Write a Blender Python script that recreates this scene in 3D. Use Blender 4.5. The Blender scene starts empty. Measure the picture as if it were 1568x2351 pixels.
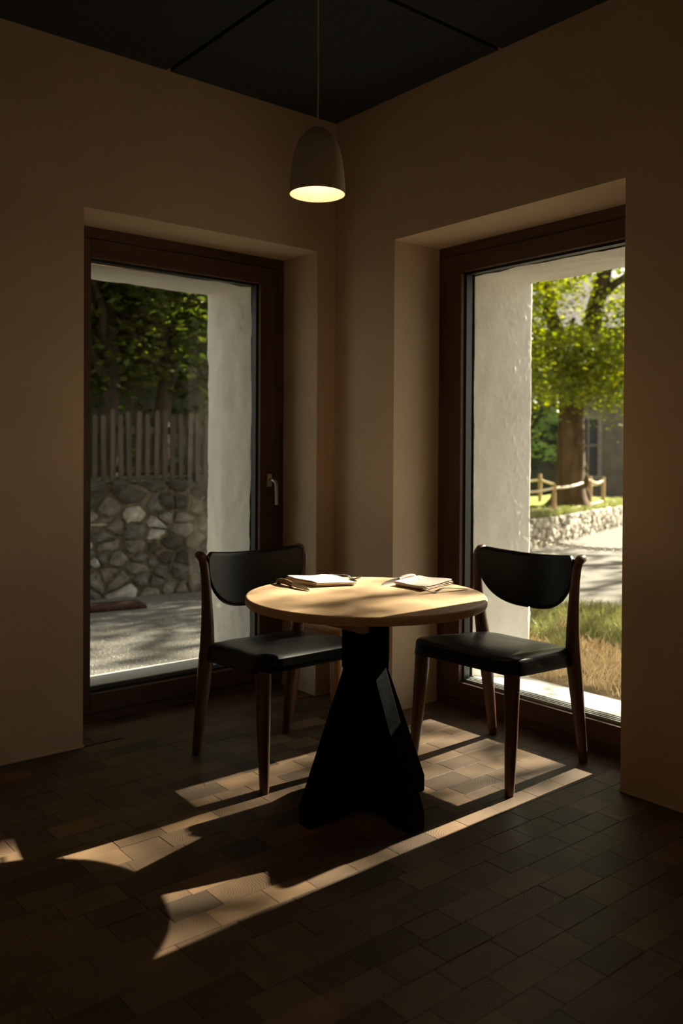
import bpy, bmesh, math, random
from mathutils import Vector, Matrix, noise
random.seed(7)
D = bpy.data; SC = bpy.context.scene
COL = SC.collection

# ------------------------------------------------------------------ camera
CAM = Vector((-2.8925, -3.5625, 1.28))
YAW, PITCH, ROLL, FPX, PY = math.radians(39.545), math.radians(-0.62), math.radians(0.319), 1989.84, 1056.70
Fv = Vector((math.sin(YAW)*math.cos(PITCH), math.cos(YAW)*math.cos(PITCH), math.sin(PITCH)))
R0 = Vector((math.cos(YAW), -math.sin(YAW), 0)); U0 = R0.cross(Fv)
Rv = R0*math.cos(ROLL)+U0*math.sin(ROLL); Uv = -R0*math.sin(ROLL)+U0*math.cos(ROLL)
cd = D.cameras.new('camera'); co = D.objects.new('camera', cd); COL.objects.link(co)
m = Matrix((Rv, Uv, -Fv)).transposed().to_4x4(); m.translation = CAM; co.matrix_world = m
cd.sensor_fit = 'VERTICAL'; cd.sensor_height = 36; cd.sensor_width = 24
cd.lens = FPX/2351*36; cd.shift_y = -(1175.5-PY)/2351; cd.clip_start = .05; cd.clip_end = 300
cd.dof.use_dof = True; cd.dof.focus_distance = 3.2; cd.dof.aperture_fstop = cd.lens/15.0
SC.camera = co

# ------------------------------------------------------------------ sky, sun, exposure
SUN_TO = Vector((1, .020, .575)).normalized()
w = D.worlds.new('world'); SC.world = w; w.use_nodes = True
nt = w.node_tree; nt.nodes.clear()
sky = nt.nodes.new('ShaderNodeTexSky'); sky.sky_type = 'NISHITA'; sky.sun_disc = False
sky.sun_elevation = math.asin(SUN_TO.z); sky.sun_rotation = math.radians(88.9)
hs = nt.nodes.new('ShaderNodeHueSaturation'); hs.inputs['Saturation'].default_value = .22
mx = nt.nodes.new('ShaderNodeMix'); mx.data_type = 'RGBA'; mx.blend_type = 'MULTIPLY'
mx.inputs[0].default_value = 1; mx.inputs[7].default_value = (1, .93, .82, 1)
bg = nt.nodes.new('ShaderNodeBackground'); bg.inputs[1].default_value = .122
wo = nt.nodes.new('ShaderNodeOutputWorld')
nt.links.new(sky.outputs[0], hs.inputs['Color']); nt.links.new(hs.outputs[0], mx.inputs[6])
nt.links.new(mx.outputs[2], bg.inputs[0]); nt.links.new(bg.outputs[0], wo.inputs[0])
sl = D.lights.new('sun', 'SUN'); sl.energy = 18.5; sl.angle = math.radians(.53); sl.color = (1, .86, .68)
so = D.objects.new('sun', sl); COL.objects.link(so)
so.rotation_euler = (-SUN_TO).to_track_quat('-Z', 'Y').to_euler(); so.location = (30, 1.4, 18)
SC.view_settings.view_transform = 'Standard'; SC.view_settings.look = 'None'
SC.view_settings.exposure = 1.1; SC.view_settings.gamma = 1; SC.view_settings.use_curve_mapping = False
cy = SC.cycles; cy.use_denoising = True; cy.max_bounces = 10; cy.diffuse_bounces = 6; cy.transparent_max_bounces = 24
cy.sample_clamp_indirect = 6; cy.caustics_reflective = False; cy.caustics_refractive = False

# ------------------------------------------------------------------ materials
MAT = {}
def mat(name, col, rough=.6, spec=.5, metal=0, noise_amt=0, noise_scale=8, bump=0, bump_scale=30, stretch=None, coord='Object', detail=4, var=None, sheen=0):
    """plain principled surface with procedural colour mottling and fine relief"""
    if name in MAT: return MAT[name]
    M = D.materials.new(name); M.use_nodes = True; t = M.node_tree; n = t.nodes; b = n['Principled BSDF']
    b.inputs['Base Color'].default_value = (*col, 1); b.inputs['Roughness'].default_value = rough
    b.inputs['Specular IOR Level'].default_value = spec; b.inputs['Metallic'].default_value = metal
    if sheen: b.inputs['Sheen Weight'].default_value = sheen
    tc = n.new('ShaderNodeTexCoord'); mp = n.new('ShaderNodeMapping'); t.links.new(tc.outputs[coord], mp.inputs[0])
    if stretch: mp.inputs['Scale'].default_value = stretch
    if noise_amt:
        nz = n.new('ShaderNodeTexNoise'); nz.inputs['Scale'].default_value = noise_scale; nz.inputs['Detail'].default_value = detail
        t.links.new(mp.outputs[0], nz.inputs[0])
        rp = n.new('ShaderNodeValToRGB'); rp.color_ramp.elements[0].position = .3; rp.color_ramp.elements[1].position = .7
        c2 = var or tuple(c*(1+noise_amt) for c in col); c1 = tuple(c*(1-noise_amt) for c in col)
        rp.color_ramp.elements[0].color = (*c1, 1); rp.color_ramp.elements[1].color = (*[min(1, c) for c in c2], 1)
        t.links.new(nz.outputs[0], rp.inputs[0]); t.links.new(rp.outputs[0], b.inputs['Base Color'])
    if bump:
        nb = n.new('ShaderNodeTexNoise'); nb.inputs['Scale'].default_value = bump_scale; nb.inputs['Detail'].default_value = 5
        t.links.new(mp.outputs[0], nb.inputs[0])
        bp = n.new('ShaderNodeBump'); bp.inputs['Strength'].default_value = bump; bp.inputs['Distance'].default_value = .01
        t.links.new(nb.outputs[0], bp.inputs['Height']); t.links.new(bp.outputs[0], b.inputs['Normal'])
    MAT[name] = M; return M

def leaf_mat(name, c1, c2, trans=.5):
    M = D.materials.new(name); M.use_nodes = True; t = M.node_tree; n = t.nodes; n.clear()
    ge = n.new('ShaderNodeAttribute'); ge.attribute_name = 'rnd'
    rp = n.new('ShaderNodeValToRGB'); rp.color_ramp.elements[0].color = (*c1, 1); rp.color_ramp.elements[1].color = (*c2, 1)
    t.links.new(ge.outputs['Fac'], rp.inputs[0])
    d = n.new('ShaderNodeBsdfDiffuse'); tr = n.new('ShaderNodeBsdfTranslucent'); g = n.new('ShaderNodeBsdfGlossy'); g.inputs['Roughness'].default_value = .45
    hsv = n.new('ShaderNodeHueSaturation'); hsv.inputs['Hue'].default_value = .49; hsv.inputs['Saturation'].default_value = 1.15; hsv.inputs['Value'].default_value = 1.8
    t.links.new(rp.outputs[0], d.inputs[0]); t.links.new(rp.outputs[0], hsv.inputs['Color']); t.links.new(hsv.outputs[0], tr.inputs[0])
    mx = n.new('ShaderNodeMixShader'); mx.inputs[0].default_value = trans; t.links.new(d.outputs[0], mx.inputs[1]); t.links.new(tr.outputs[0], mx.inputs[2])
    m2 = n.new('ShaderNodeMixShader'); m2.inputs[0].default_value = .05; t.links.new(mx.outputs[0], m2.inputs[1]); t.links.new(g.outputs[0], m2.inputs[2])
    o = n.new('ShaderNodeOutputMaterial'); t.links.new(m2.outputs[0], o.inputs[0]); return M

def glass_mat():
    M = D.materials.new('window_glass'); M.use_nodes = True; t = M.node_tree; n = t.nodes; n.clear()
    ge = n.new('ShaderNodeNewGeometry')
    mr = n.new('ShaderNodeMapRange'); mr.inputs['To Min'].default_value = 1.5; mr.inputs['To Max'].default_value = 1/1.5
    t.links.new(ge.outputs['Backfacing'], mr.inputs['Value'])
    fr = n.new('ShaderNodeFresnel'); t.links.new(mr.outputs[0], fr.inputs['IOR'])
    tr = n.new('ShaderNodeBsdfTransparent'); tr.inputs[0].default_value = (.93, .95, .925, 1)
    gl = n.new('ShaderNodeBsdfGlossy'); gl.inputs['Roughness'].default_value = 0
    mx = n.new('ShaderNodeMixShader'); t.links.new(fr.outputs[0], mx.inputs[0]); t.links.new(tr.outputs[0], mx.inputs[1]); t.links.new(gl.outputs[0], mx.inputs[2])
    o = n.new('ShaderNodeOutputMaterial'); t.links.new(mx.outputs[0], o.inputs[0]); return M

def wood_mat(name, c1, c2, rough=.5, scale=6, stretch=(1, 1, .06), bump=.15, spec=.4):
    M = D.materials.new(name); M.use_nodes = True; t = M.node_tree; n = t.nodes; b = n['Principled BSDF']
    tc = n.new('ShaderNodeTexCoord'); mp = n.new('ShaderNodeMapping'); mp.inputs['Scale'].default_value = stretch
    t.links.new(tc.outputs['Object'], mp.inputs[0])
    nz = n.new('ShaderNodeTexNoise'); nz.inputs['Scale'].default_value = scale*4; nz.inputs['Detail'].default_value = 6; nz.inputs['Roughness'].default_value = .65
    t.links.new(mp.outputs[0], nz.inputs[0])
    rp = n.new('ShaderNodeValToRGB'); e = rp.color_ramp.elements; e[0].position = .35; e[1].position = .68; e[0].color = (*c1, 1); e[1].color = (*c2, 1)
    t.links.new(nz.outputs[0], rp.inputs[0]); t.links.new(rp.outputs[0], b.inputs['Base Color'])
    b.inputs['Roughness'].default_value = rough; b.inputs['Specular IOR Level'].default_value = spec
    bp = n.new('ShaderNodeBump'); bp.inputs['Strength'].default_value = bump; bp.inputs['Distance'].default_value = .004
    t.links.new(nz.outputs[0], bp.inputs['Height']); t.links.new(bp.outputs[0], b.inputs['Normal']); return M

def endgrain_mat():
    """end-grain wood block: growth rings around a pith near the block, per-block tone ('rnd') and centre ('cen')"""
    M = D.materials.new('end_grain_wood'); M.use_nodes = True; t = M.node_tree; n = t.nodes; b = n['Principled BSDF']
    L = t.links.new
    ge = n.new('ShaderNodeNewGeometry'); ac = n.new('ShaderNodeAttribute'); ac.attribute_name = 'cen'; ar = n.new('ShaderNodeAttribute'); ar.attribute_name = 'rnd'
    sb = n.new('ShaderNodeVectorMath'); sb.operation = 'SUBTRACT'; L(ge.outputs['Position'], sb.inputs[0]); L(ac.outputs['Vector'], sb.inputs[1])
    nz = n.new('ShaderNodeTexNoise'); nz.inputs['Scale'].default_value = 9; nz.inputs['Detail'].default_value = 2; L(ge.outputs['Position'], nz.inputs[0])
    ln = n.new('ShaderNodeVectorMath'); ln.operation = 'LENGTH'; L(sb.outputs[0], ln.inputs[0])
    ad = n.new('ShaderNodeMath'); ad.operation = 'MULTIPLY_ADD'; ad.inputs[1].default_value = .045; L(nz.outputs[0], ad.inputs[0]); L(ln.outputs['Value'], ad.inputs[2])
    ml = n.new('ShaderNodeMath'); ml.operation = 'MULTIPLY'; ml.inputs[1].default_value = 2*math.pi/.0080; L(ad.outputs[0], ml.inputs[0])
    sn = n.new('ShaderNodeMath'); sn.operation = 'SINE'; L(ml.outputs[0], sn.inputs[0])
    rg = n.new('ShaderNodeMapRange'); rg.inputs['From Min'].default_value = .2; rg.inputs['From Max'].default_value = 1; rg.inputs['To Min'].default_value = 1; rg.inputs['To Max'].default_value = .50; L(sn.outputs[0], rg.inputs['Value'])
    # ring contrast differs from block to block
    rv = n.new('ShaderNodeMath'); rv.operation = 'MULTIPLY'; rv.inputs[1].default_value = 17.3; L(ar.outputs['Fac'], rv.inputs[0])
    rf = n.new('ShaderNodeMath'); rf.operation = 'FRACT'; L(rv.outputs[0], rf.inputs[0])
    rs = n.new('ShaderNodeMapRange'); rs.inputs['From Min'].default_value = .25; rs.inputs['To Min'].default_value = .94; rs.inputs['To Max'].default_value = .45; L(rf.outputs[0], rs.inputs['Value'])
    L(rs.outputs[0], rg.inputs['To Max'])
    rp = n.new('ShaderNodeValToRGB'); e = rp.color_ramp.elements; e[0].color = (.066, .045, .030, 1); e[1].color = (.205, .128, .068, 1)
    e2 = rp.color_ramp.elements.new(.5); e2.color = (.125, .080, .046, 1); L(ar.outputs['Fac'], rp.inputs[0])
    n2 = n.new('ShaderNodeTexNoise'); n2.inputs['Scale'].default_value = 5; n2.inputs['Detail'].default_value = 6; L(ge.outputs['Position'], n2.inputs[0])
    r2 = n.new('ShaderNodeMapRange'); r2.inputs['From Min'].default_value = .3; r2.inputs['From Max'].default_value = .7; r2.inputs['To Min'].default_value = .72; r2.inputs['To Max'].default_value = 1.15; L(n2.outputs[0], r2.inputs['Value'])
    m1 = n.new('ShaderNodeMath'); m1.operation = 'MULTIPLY'; L(rg.outputs[0], m1.inputs[0]); L(r2.outputs[0], m1.inputs[1])
    vm = n.new('ShaderNodeVectorMath'); vm.operation = 'SCALE'; L(rp.outputs[0], vm.inputs[0]); L(m1.outputs[0], vm.inputs['Scale'])
    L(vm.outputs[0], b.inputs['Base Color'])
    b.inputs['Roughness'].default_value = .52; b.inputs['Specular IOR Level'].default_value = .35
    bp = n.new('ShaderNodeBump'); bp.inputs['Strength'].default_value = .35; bp.inputs['Distance'].default_value = .0012
    L(rg.outputs[0], bp.inputs['Height']); L(bp.outputs[0], b.inputs['Normal']); return M

def emit_mat(name, col, s):
    M = D.materials.new(name); M.use_nodes = True; b = M.node_tree.nodes['Principled BSDF']
    b.inputs['Base Color'].default_value = (*col, 1); b.inputs['Emission Color'].default_value = (*col, 1); b.inputs['Emission Strength'].default_value = s; return M

PLASTER = mat('wall_plaster', (.63, .50, .365), .9, .15, noise_amt=.05, noise_scale=3, bump=.10, bump_scale=55)
WHITEWASH = mat('white_limewash', (.78, .755, .70), .92, .15, noise_amt=.06, noise_scale=9, bump=.2, bump_scale=45, detail=7)
CEIL = mat('dark_ceiling_board', (.046, .054, .057), .9, .1, noise_amt=.15, noise_scale=60)
CEILGAP = mat('ceiling_void', (.006, .006, .006), 1, 0)
FRAMEW = wood_mat('stained_window_wood', (.070, .036, .021), (.125, .066, .037), .55, 5, (1, 1, .08))
FRAMEH = wood_mat('stained_window_wood_across', (.070, .036, .021), (.125, .066, .037), .55, 5, (.08, .08, 1))
GASKET = mat('black_gasket', (.012, .014, .015), .45)
ALU = mat('aluminium_sill_strip', (.42, .43, .42), .4, metal=.8)
STEEL = mat('brushed_steel', (.58, .57, .55), .28, metal=1, bump=.05, bump_scale=120)
DARKSTEEL = mat('dull_steel', (.42, .40, .38), .35, metal=1)
GLASS = glass_mat()
BLOCK = endgrain_mat()
SUBFLOOR = mat('floor_joint', (.035, .024, .016), .9)
OAK = wood_mat('oiled_oak', (.47, .315, .175), (.56, .385, .225), .5, 3, (1, .10, 1), .05)
OAKD = wood_mat('oak_batten', (.36, .22, .11), (.45, .29, .15), .55, 3, (.1, 1, 1), .05)
BLACKWOOD = mat('black_stained_wood', (.0085, .009, .0085), .9, .03, noise_amt=.3, noise_scale=30, bump=.12, bump_scale=60)
WALNUT = wood_mat('dark_walnut', (.080, .036, .017), (.15, .070, .032), .38, 6, (1, 1, .08), .05, .5)
LEATHER = mat('black_leather', (.0060, .0064, .0062), .31, .24, noise_amt=.1, noise_scale=40, bump=.09, bump_scale=420)
STOOLW = wood_mat('honey_wood', (.36, .20, .09), (.46, .27, .13), .5, 5, (1, 1, .1), .05)
LINEN = mat('natural_linen', (.76, .69, .61), .95, .1, noise_amt=.06, noise_scale=25, bump=.25, bump_scale=500, sheen=.2)
LINEN2 = mat('blush_linen', (.70, .58, .50), .95, .1, noise_amt=.16, noise_scale=14, bump=.25, bump_scale=500, var=(.70, .62, .55), sheen=.2)
SHADEOUT = mat('lamp_shade_outside', (.74, .68, .58), .8, .15, noise_amt=.04, noise_scale=50)
SHADEIN = mat('lamp_shade_inside', (.36, .31, .26), .85, .1)
CORDM = mat('beige_cord', (.74, .65, .47), .8, .1, bump=.2, bump_scale=300)
BULB = emit_mat('warm_bulb', (1, .63, .34), 46.0)
HANDLEW = wood_mat('knife_handle_wood', (.16, .085, .04), (.30, .17, .085), .4, 12, (.15, 1, 1), .05)
HANDLEP = wood_mat('pale_knife_handle_wood', (.45, .27, .13), (.58, .38, .2), .4, 12, (.15, 1, 1), .05)
ASPHALT = mat('gritty_asphalt', (.155, .15, .138), .95, .2, noise_amt=.35, noise_scale=70, bump=.6, bump_scale=90, detail=8, coord='Object')
SOIL = mat('dry_soil', (.21, .16, .095), 1, .1, noise_amt=.35, noise_scale=14, bump=.6, bump_scale=30)
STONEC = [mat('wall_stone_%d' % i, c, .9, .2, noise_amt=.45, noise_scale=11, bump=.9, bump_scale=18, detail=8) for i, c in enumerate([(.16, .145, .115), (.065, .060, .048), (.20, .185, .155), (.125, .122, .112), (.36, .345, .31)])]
STONEP = [mat('pale_stone_%d' % i, c, .9, .2, noise_amt=.35, noise_scale=9, bump=.5, bump_scale=22, detail=7) for i, c in enumerate([(.40, .37, .31), (.32, .30, .26), (.47, .44, .38), (.26, .24, .20)])]
MORTAR = mat('wall_mortar', (.135, .116, .084), .95, .1, noise_amt=.5, noise_scale=16, bump=.7, bump_scale=25)
SILLSTONE = mat('pale_sill_stone', (.62, .615, .59), .8, .25, noise_amt=.05, noise_scale=20, bump=.1, bump_scale=60)
GREYWOOD = wood_mat('weathered_paling_wood', (.075, .062, .050), (.125, .108, .088), .9, 5, (1, 1, .08), .3, .1)
ROPEWOOD = wood_mat('stake_wood', (.34, .23, .13), (.46, .33, .20), .8, 5, (1, 1, .1), .1, .1)
ROPE = mat('pale_rope', (.72, .62, .48), .9, .1, bump=.4, bump_scale=150)
BARK = mat('tree_bark', (.080, .054, .031), .95, .1, noise_amt=.45, noise_scale=9, bump=1, bump_scale=14, stretch=(1, 1, .35), detail=7)
BARKD = mat('dark_tree_bark', (.055, .045, .034), .95, .1, noise_amt=.4, noise_scale=9, bump=1, bump_scale=14, stretch=(1, 1, .35))
HOUSEW = mat('house_render', (.20, .175, .14), .9, .1, noise_amt=.25, noise_scale=2.5, bump=.3, bump_scale=8)
HOUSEP = mat('pale_house_render', (.62, .55, .45), .9, .1, noise_amt=.1, noise_scale=2)
HOUSET = mat('darker_window_surround', (.30, .27, .22), .9, .1, noise_amt=.2, noise_scale=6)  # darker tone than the surrounds of the pale house
ROOFM = mat('slate_roof', (.14, .13, .145), .8, .3, noise_amt=.2, noise_scale=12)
WINDARK = mat('dark_house_glass', (.012, .014, .015), .15, .5)
RUST = mat('rusty_plank', (.045, .022, .015), .8, .2, noise_amt=.4, noise_scale=12, bump=.3)
CHAINM = mat('grey_chain_steel', (.20, .19, .17), .5, metal=.7)
LEAFY = leaf_mat('sunny_leaf', (.050, .085, .008), (.27, .30, .028), .55)  # wide tone range puts sunlit and shaded clumps into the colour
LEAFD = leaf_mat('dark_leaf', (.020, .036, .009), (.13, .17, .03), .45)  # bright end of the ramp puts sun highlights into the leaf colour
LEAFM = leaf_mat('mid_leaf', (.045, .078, .012), (.12, .17, .022), .45)
GRASSG = leaf_mat('green_grass_blade', (.085, .105, .030), (.20, .215, .085), .35)
GRASSD = leaf_mat('dry_grass_blade', (.40, .31, .17), (.64, .53, .33), .2)
MOSS = mat('dark_mossy_earth', (.030, .032, .016), 1, .05, noise_amt=.4, noise_scale=12, bump=.8, bump_scale=25)
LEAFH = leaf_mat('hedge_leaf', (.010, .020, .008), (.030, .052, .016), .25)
LAWN = mat('mown_lawn', (.20, .24, .045), .95, .1, noise_amt=.35, noise_scale=6, bump=.6, bump_scale=40)

# ------------------------------------------------------------------ mesh helpers
def link(name, me, material=None, parent=None, loc=None, smooth=False):
    o = D.objects.new(name, me); COL.objects.link(o)
    if material is not None and not me.materials: me.materials.append(material)
    if parent is not None: o.parent = parent
    if loc is not None: o.location = loc
    if smooth:
        me.polygons.foreach_set('use_smooth', [True]*len(me.polygons)); me.set_sharp_from_angle(angle=math.radians(42))
    return o
class MB:
    def __init__(s): s.v = []; s.f = []
    def add(s, vs, fs):
        k = len(s.v); s.v += [tuple(v) for v in vs]; s.f += [tuple(i+k for i in f) for f in fs]; return s
    def box(s, x0, x1, y0, y1, z0, z1):
        return s.add([(x, y, z) for z in (z0, z1) for y in (y0, y1) for x in (x0, x1)],
                     [(0, 2, 3, 1), (4, 5, 7, 6), (0, 1, 5, 4), (1, 3, 7, 5), (3, 2, 6, 7), (2, 0, 4, 6)])
    def tube(s, pts, rad, n=12, cap=True, squash=None):
        """round bar swept along points; rad is one radius or one per point"""
        P = [Vector(p) for p in pts]; R = rad if isinstance(rad, (list, tuple)) else [rad]*len(P)
        k = len(s.v); up = Vector((0, 0, 1)); prev = None
        for i, p in enumerate(P):
            d = (P[min(i+1, len(P)-1)]-P[max(i-1, 0)]).normalized()
            if prev is None: a = d.orthogonal().normalized() if abs(d.z) > .99 else d.cross(up).normalized()
            else: a = (prev-d*prev.dot(d)).normalized()
            prev = a; b = d.cross(a)
            for j in range(n):
                t = 2*math.pi*j/n; q = p+(a*math.cos(t)+b*math.sin(t)*(squash or 1))*R[i]; s.v.append(tuple(q))
        for i in range(len(P)-1):
            for j in range(n): s.f.append((k+i*n+j, k+i*n+(j+1) % n, k+(i+1)*n+(j+1) % n, k+(i+1)*n+j))
        if cap: s.f.append(tuple(k+j for j in reversed(range(n)))); s.f.append(tuple(k+(len(P)-1)*n+j for j in range(n)))
        return s
    def lathe(s, prof, n=48, c=(0, 0, 0)):
        k = len(s.v)
        for r, z in prof:
            for j in range(n): t = 2*math.pi*j/n; s.v.append((c[0]+r*math.cos(t), c[1]+r*math.sin(t), c[2]+z))
        for i in range(len(prof)-1):
            for j in range(n): s.f.append((k+i*n+j, k+i*n+(j+1) % n, k+(i+1)*n+(j+1) % n, k+(i+1)*n+j))
        return s
    def prism(s, poly, axis, a, b):
        """extrude a 2D polygon; axis 'x','y','z' is the extrusion direction"""
        def P(u, v, w): return {'x': (w, u, v), 'y': (u, w, v), 'z': (u, v, w)}[axis]
        n = len(poly); k = len(s.v)
        s.v += [P(u, v, a) for u, v in poly]+[P(u, v, b) for u, v in poly]
        s.f += [tuple(k+i for i in reversed(range(n))), tuple(k+n+i for i in range(n))]+[(k+i, k+(i+1) % n, k+n+(i+1) % n, k+n+i) for i in range(n)]
        return s
    def mesh(s, name):
        me = D.meshes.new(name); me.from_pydata(s.v, [], s.f); me.update()
        bm = bmesh.new(); bm.from_mesh(me); bmesh.ops.recalc_face_normals(bm, faces=bm.faces); bm.to_mesh(me); bm.free(); return me
    def obj(s, name, material, parent=None, smooth=False, bevel=0, seg=2, loc=None):
        o = link(name, s.mesh(name), material, parent, loc, smooth)
        if bevel:
            b = o.modifiers.new('bevel', 'BEVEL'); b.width = bevel; b.segments = seg; b.limit_method = 'ANGLE'; b.angle_limit = math.radians(35)
        return o
def thing(name, label, cat, loc=(0, 0, 0), rz=0, group=None):
    o = D.objects.new(name, None); COL.objects.link(o); o.location = loc; o.rotation_euler = (0, 0, rz)
    o['label'] = label; o['category'] = cat
    if group: o['group'] = group
    return o
def tag(o, label, cat, group=None):
    o['label'] = label; o['category'] = cat
    if group: o['group'] = group
    return o
def structure(o, label=None, cat=None):
    o['kind'] = 'structure'
    if label: o['label'] = label
    if cat: o['category'] = cat
    return o
def stuff(o): o['kind'] = 'stuff'; return o
def setattr_const(me, cen=None, rnd=None):
    if cen is not None:
        a = me.attributes.new('cen', 'FLOAT_VECTOR', 'FACE'); a.data.foreach_set('vector', [c for v in cen for c in v])
    if rnd is not None:
        a = me.attributes.new('rnd', 'FLOAT', 'FACE'); a.data.foreach_set('value', rnd)
def px(u, v, t):
    """point seen at photo pixel (u, v) at view depth t, used only to place real things at their true distance"""
    return CAM+(Fv+Rv*((u-784)/FPX)-Uv*((v-PY)/FPX))*t
def inframe(P):
    d = Vector(P)-CAM; z = d.dot(Fv)
    if z < .1: return None
    return 784+FPX*d.dot(Rv)/z, PY-FPX*d.dot(Uv)/z, z

# ------------------------------------------------------------------ room shell
H = 3.0036; XW, YW = -5.2, -6.2          # room extents behind the camera
TH = .85                                  # thickness of the old outer walls
LX1, LX2, LZ, LD = -1.3827, -.1198, 2.3158, .2953     # left opening
RY1, RY2, RZ, RD = -.4575, -1.7231, 2.3107, .3109     # right opening
GL = (-1.215, -.290, .155, 2.160)         # left glass edges x0 x1 z0 z1
GR = (-1.548, -.630, .152, 2.158)         # right glass edges y0 y1 z0 z1

floor = structure(MB().box(XW-.2, .34, YW-.2, .32, -.06, -.006).obj('floor', SUBFLOOR), 'dark end-grain wood block floor with sun patches', 'floor')
# end-grain blocks in rows along x
blocks = []
y = .30; rr = random.Random(3); row = 0
while y > -3.4:
    h = rr.uniform(.088, .106); x = -3.3+rr.uniform(0, .15)
    while x < .31:
        L = rr.uniform(.135, .215); x1 = min(x+L, .315)
        if x1-x > .02: blocks.append((x, x1, y-h, y))
        x = x1
    y -= h; row += 1
def clipblk(b):
    x0, x1, y0, y1 = b
    if y1 > 0:
        if min(x1, LX2)-max(x0, LX1) > .02: x0, x1 = max(x0, LX1), min(x1, LX2)
        else: y1 = 0.0
    if x1 > 0:
        if min(y1, RY1)-max(y0, RY2) > .02: y0, y1 = max(y0, RY2), min(y1, RY1)
        else: x1 = 0.0
    return x0, x1, y0, y1
def splitblk(b):
    x0, x1, y0, y1 = b; out = [b]
    if x0 < 0 < x1 and not (y0 > RY2 and y1 < RY1): out = [(x0, 0, y0, y1), (0, x1, y0, y1)]
    res = []
    for (a0, a1, c0, c1) in out:
        if c0 < 0 < c1 and not (a0 > LX1 and a1 < LX2): res += [(a0, a1, c0, 0), (a0, a1, 0, c1)]
        else: res.append((a0, a1, c0, c1))
    return res
scored = []
for b in [q_ for b0 in blocks for q_ in splitblk(b0)]:
    if (b[2] >= 0 and (b[1] < LX1+.02 or b[0] > LX2-.02)) or (b[0] >= 0 and (b[3] < RY2+.02 or b[2] > RY1-.02)): continue
    b = clipblk(b)
    if b[1]-b[0] < .02 or b[3]-b[2] < .02: continue
    q = inframe(((b[0]+b[1])/2, (b[2]+b[3])/2, 0)); s = 0
    if q and -30 < q[0] < 1598 and 0 < q[1] < 2380: s = (b[1]-b[0])*(b[3]-b[2])/q[2]**3
    scored.append((s, b))
scored.sort(key=lambda a: -a[0])
def block_geo(mb, b, rg):
    x0, x1, y0, y1 = b; g = rg.choice((.0003, .0004, .0006, .0011)); z = rg.uniform(-.0007, .0004); c = .0006
    k = len(mb.v)
    for zz, e in ((-.02, 0), (z-c, 0), (z, c)):
        mb.v += [(x0+g+e, y0+g+e, zz), (x1-g-e, y0+g+e, zz), (x1-g-e, y1-g-e, zz), (x0+g+e, y1-g-e, zz)]
    for a in (0, 4): mb.f += [(k+a+i, k+a+(i+1) % 4, k+a+4+(i+1) % 4, k+a+4+i) for i in range(4)]
    mb.f.append((k+8, k+9, k+10, k+11))
    an = rg.uniform(0, 6.28); r = rg.uniform(.03, .14)
    cen = ((x0+x1)/2+r*math.cos(an), (y0+y1)/2+r*math.sin(an), 0); rn = min(1, max(0, rg.gauss(.5, .20)))
    return [cen]*9, [rn]*9
rg = random.Random(11); rest = MB(); rc, rn_ = [], []
for i, (s, b) in enumerate(scored):
    if i < 298 and s > 0:
        mb = MB(); c, r = block_geo(mb, b, rg); me = D.meshes.new('wood_block'); me.from_pydata(mb.v, [], mb.f); setattr_const(me, c, r); link('wood_block', me, BLOCK, floor)
    else:
        c, r = block_geo(rest, b, rg); rc += c; rn_ += r
# floor behind the camera
yy = -3.4
me = D.meshes.new('wood_blocks'); me.from_pydata(rest.v, [], rest.f); setattr_const(me, rc, rn_); stuff(link('wood_blocks', me, BLOCK, floor))
far = MB()
c2, r2 = [], []
def farfloor(x0, x1, y0, y1):
    yv = y1
    while yv > y0:
        xv = x0
        while xv < x1:
            L = rg.uniform(.3, .5); c, r = block_geo(far, (xv, min(xv+L, x1), max(yv-.2, y0), yv), rg); c2.extend(c); r2.extend(r); xv += L
        yv -= .2
farfloor(XW, -3.32, YW, 0); farfloor(-3.32, 0, YW, y)
me = D.meshes.new('wood_blocks'); me.from_pydata(far.v, [], far.f); setattr_const(me, c2, r2); stuff(link('wood_blocks', me, BLOCK, floor))

# ceiling: black boards with recessed joints at x=-.985 and y=-1.11
ceil = structure(MB().box(XW-.2, TH, YW-.2, TH, H+.022, H+.2).obj('ceiling', CEILGAP), 'black board ceiling with recessed joints', 'ceiling')
xs = [0, -.985, -1.97, -2.955, -3.94, XW]; ys = [0, -1.11, -2.22, -3.33, -4.44, YW]; g = .011
for i in range(5):
    for j in range(5):
        MB().box(xs[i+1]+g, xs[i]-(g if i else 0), ys[j+1]+g, ys[j]-(g if j else 0), H, H+.02).obj('ceiling_board', CEIL, ceil)

# walls. inner leaf y 0..LD+.09, outer masonry to TH
TOP = 6.2
wl = MB(); yo = TH-.012
wl.box(XW-.2, LX1, 0, yo, -.3, TOP); wl.box(LX2, 0, 0, LD+.09, -.3, TOP)
wl.box(LX1, LX2, 0, LD+.09, LZ, TOP); wl.box(LX1, LX2, LD+.012, LD+.09, -.3, .0)
wl.box(LX1, -.25, LD+.09, yo, 2.26, TOP); wl.box(LX1, -.25, LD+.09, yo, -.3, .0)
wl.box(-.25, 0, LD+.09, yo, -.3, TOP)
wall_left = structure(wl.obj('wall_left', PLASTER), 'beige plastered left wall with a tall window', 'wall')
wr = MB(); xo = TH-.012
NY1, NY2 = -3.40, -4.66
wr.box(0, xo, YW-.2, NY2, -.3, TOP); wr.box(0, xo, NY1, RY2, -.3, TOP); wr.box(0, xo, NY2, NY1, RZ, TOP); wr.box(RD+.012, xo, NY2, NY1, -.3, .02); wr.box(0, RD+.09, RY1, 0, -.3, TOP)
wr.box(0, RD+.09, RY2, RY1, RZ, TOP); wr.box(RD+.012, RD+.09, RY2, RY1, -.3, .0)
wr.box(RD+.09, xo, RY2, -.60, 2.26, TOP); wr.box(RD+.09, xo, RY2, -.60, -.3, .0)
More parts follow.
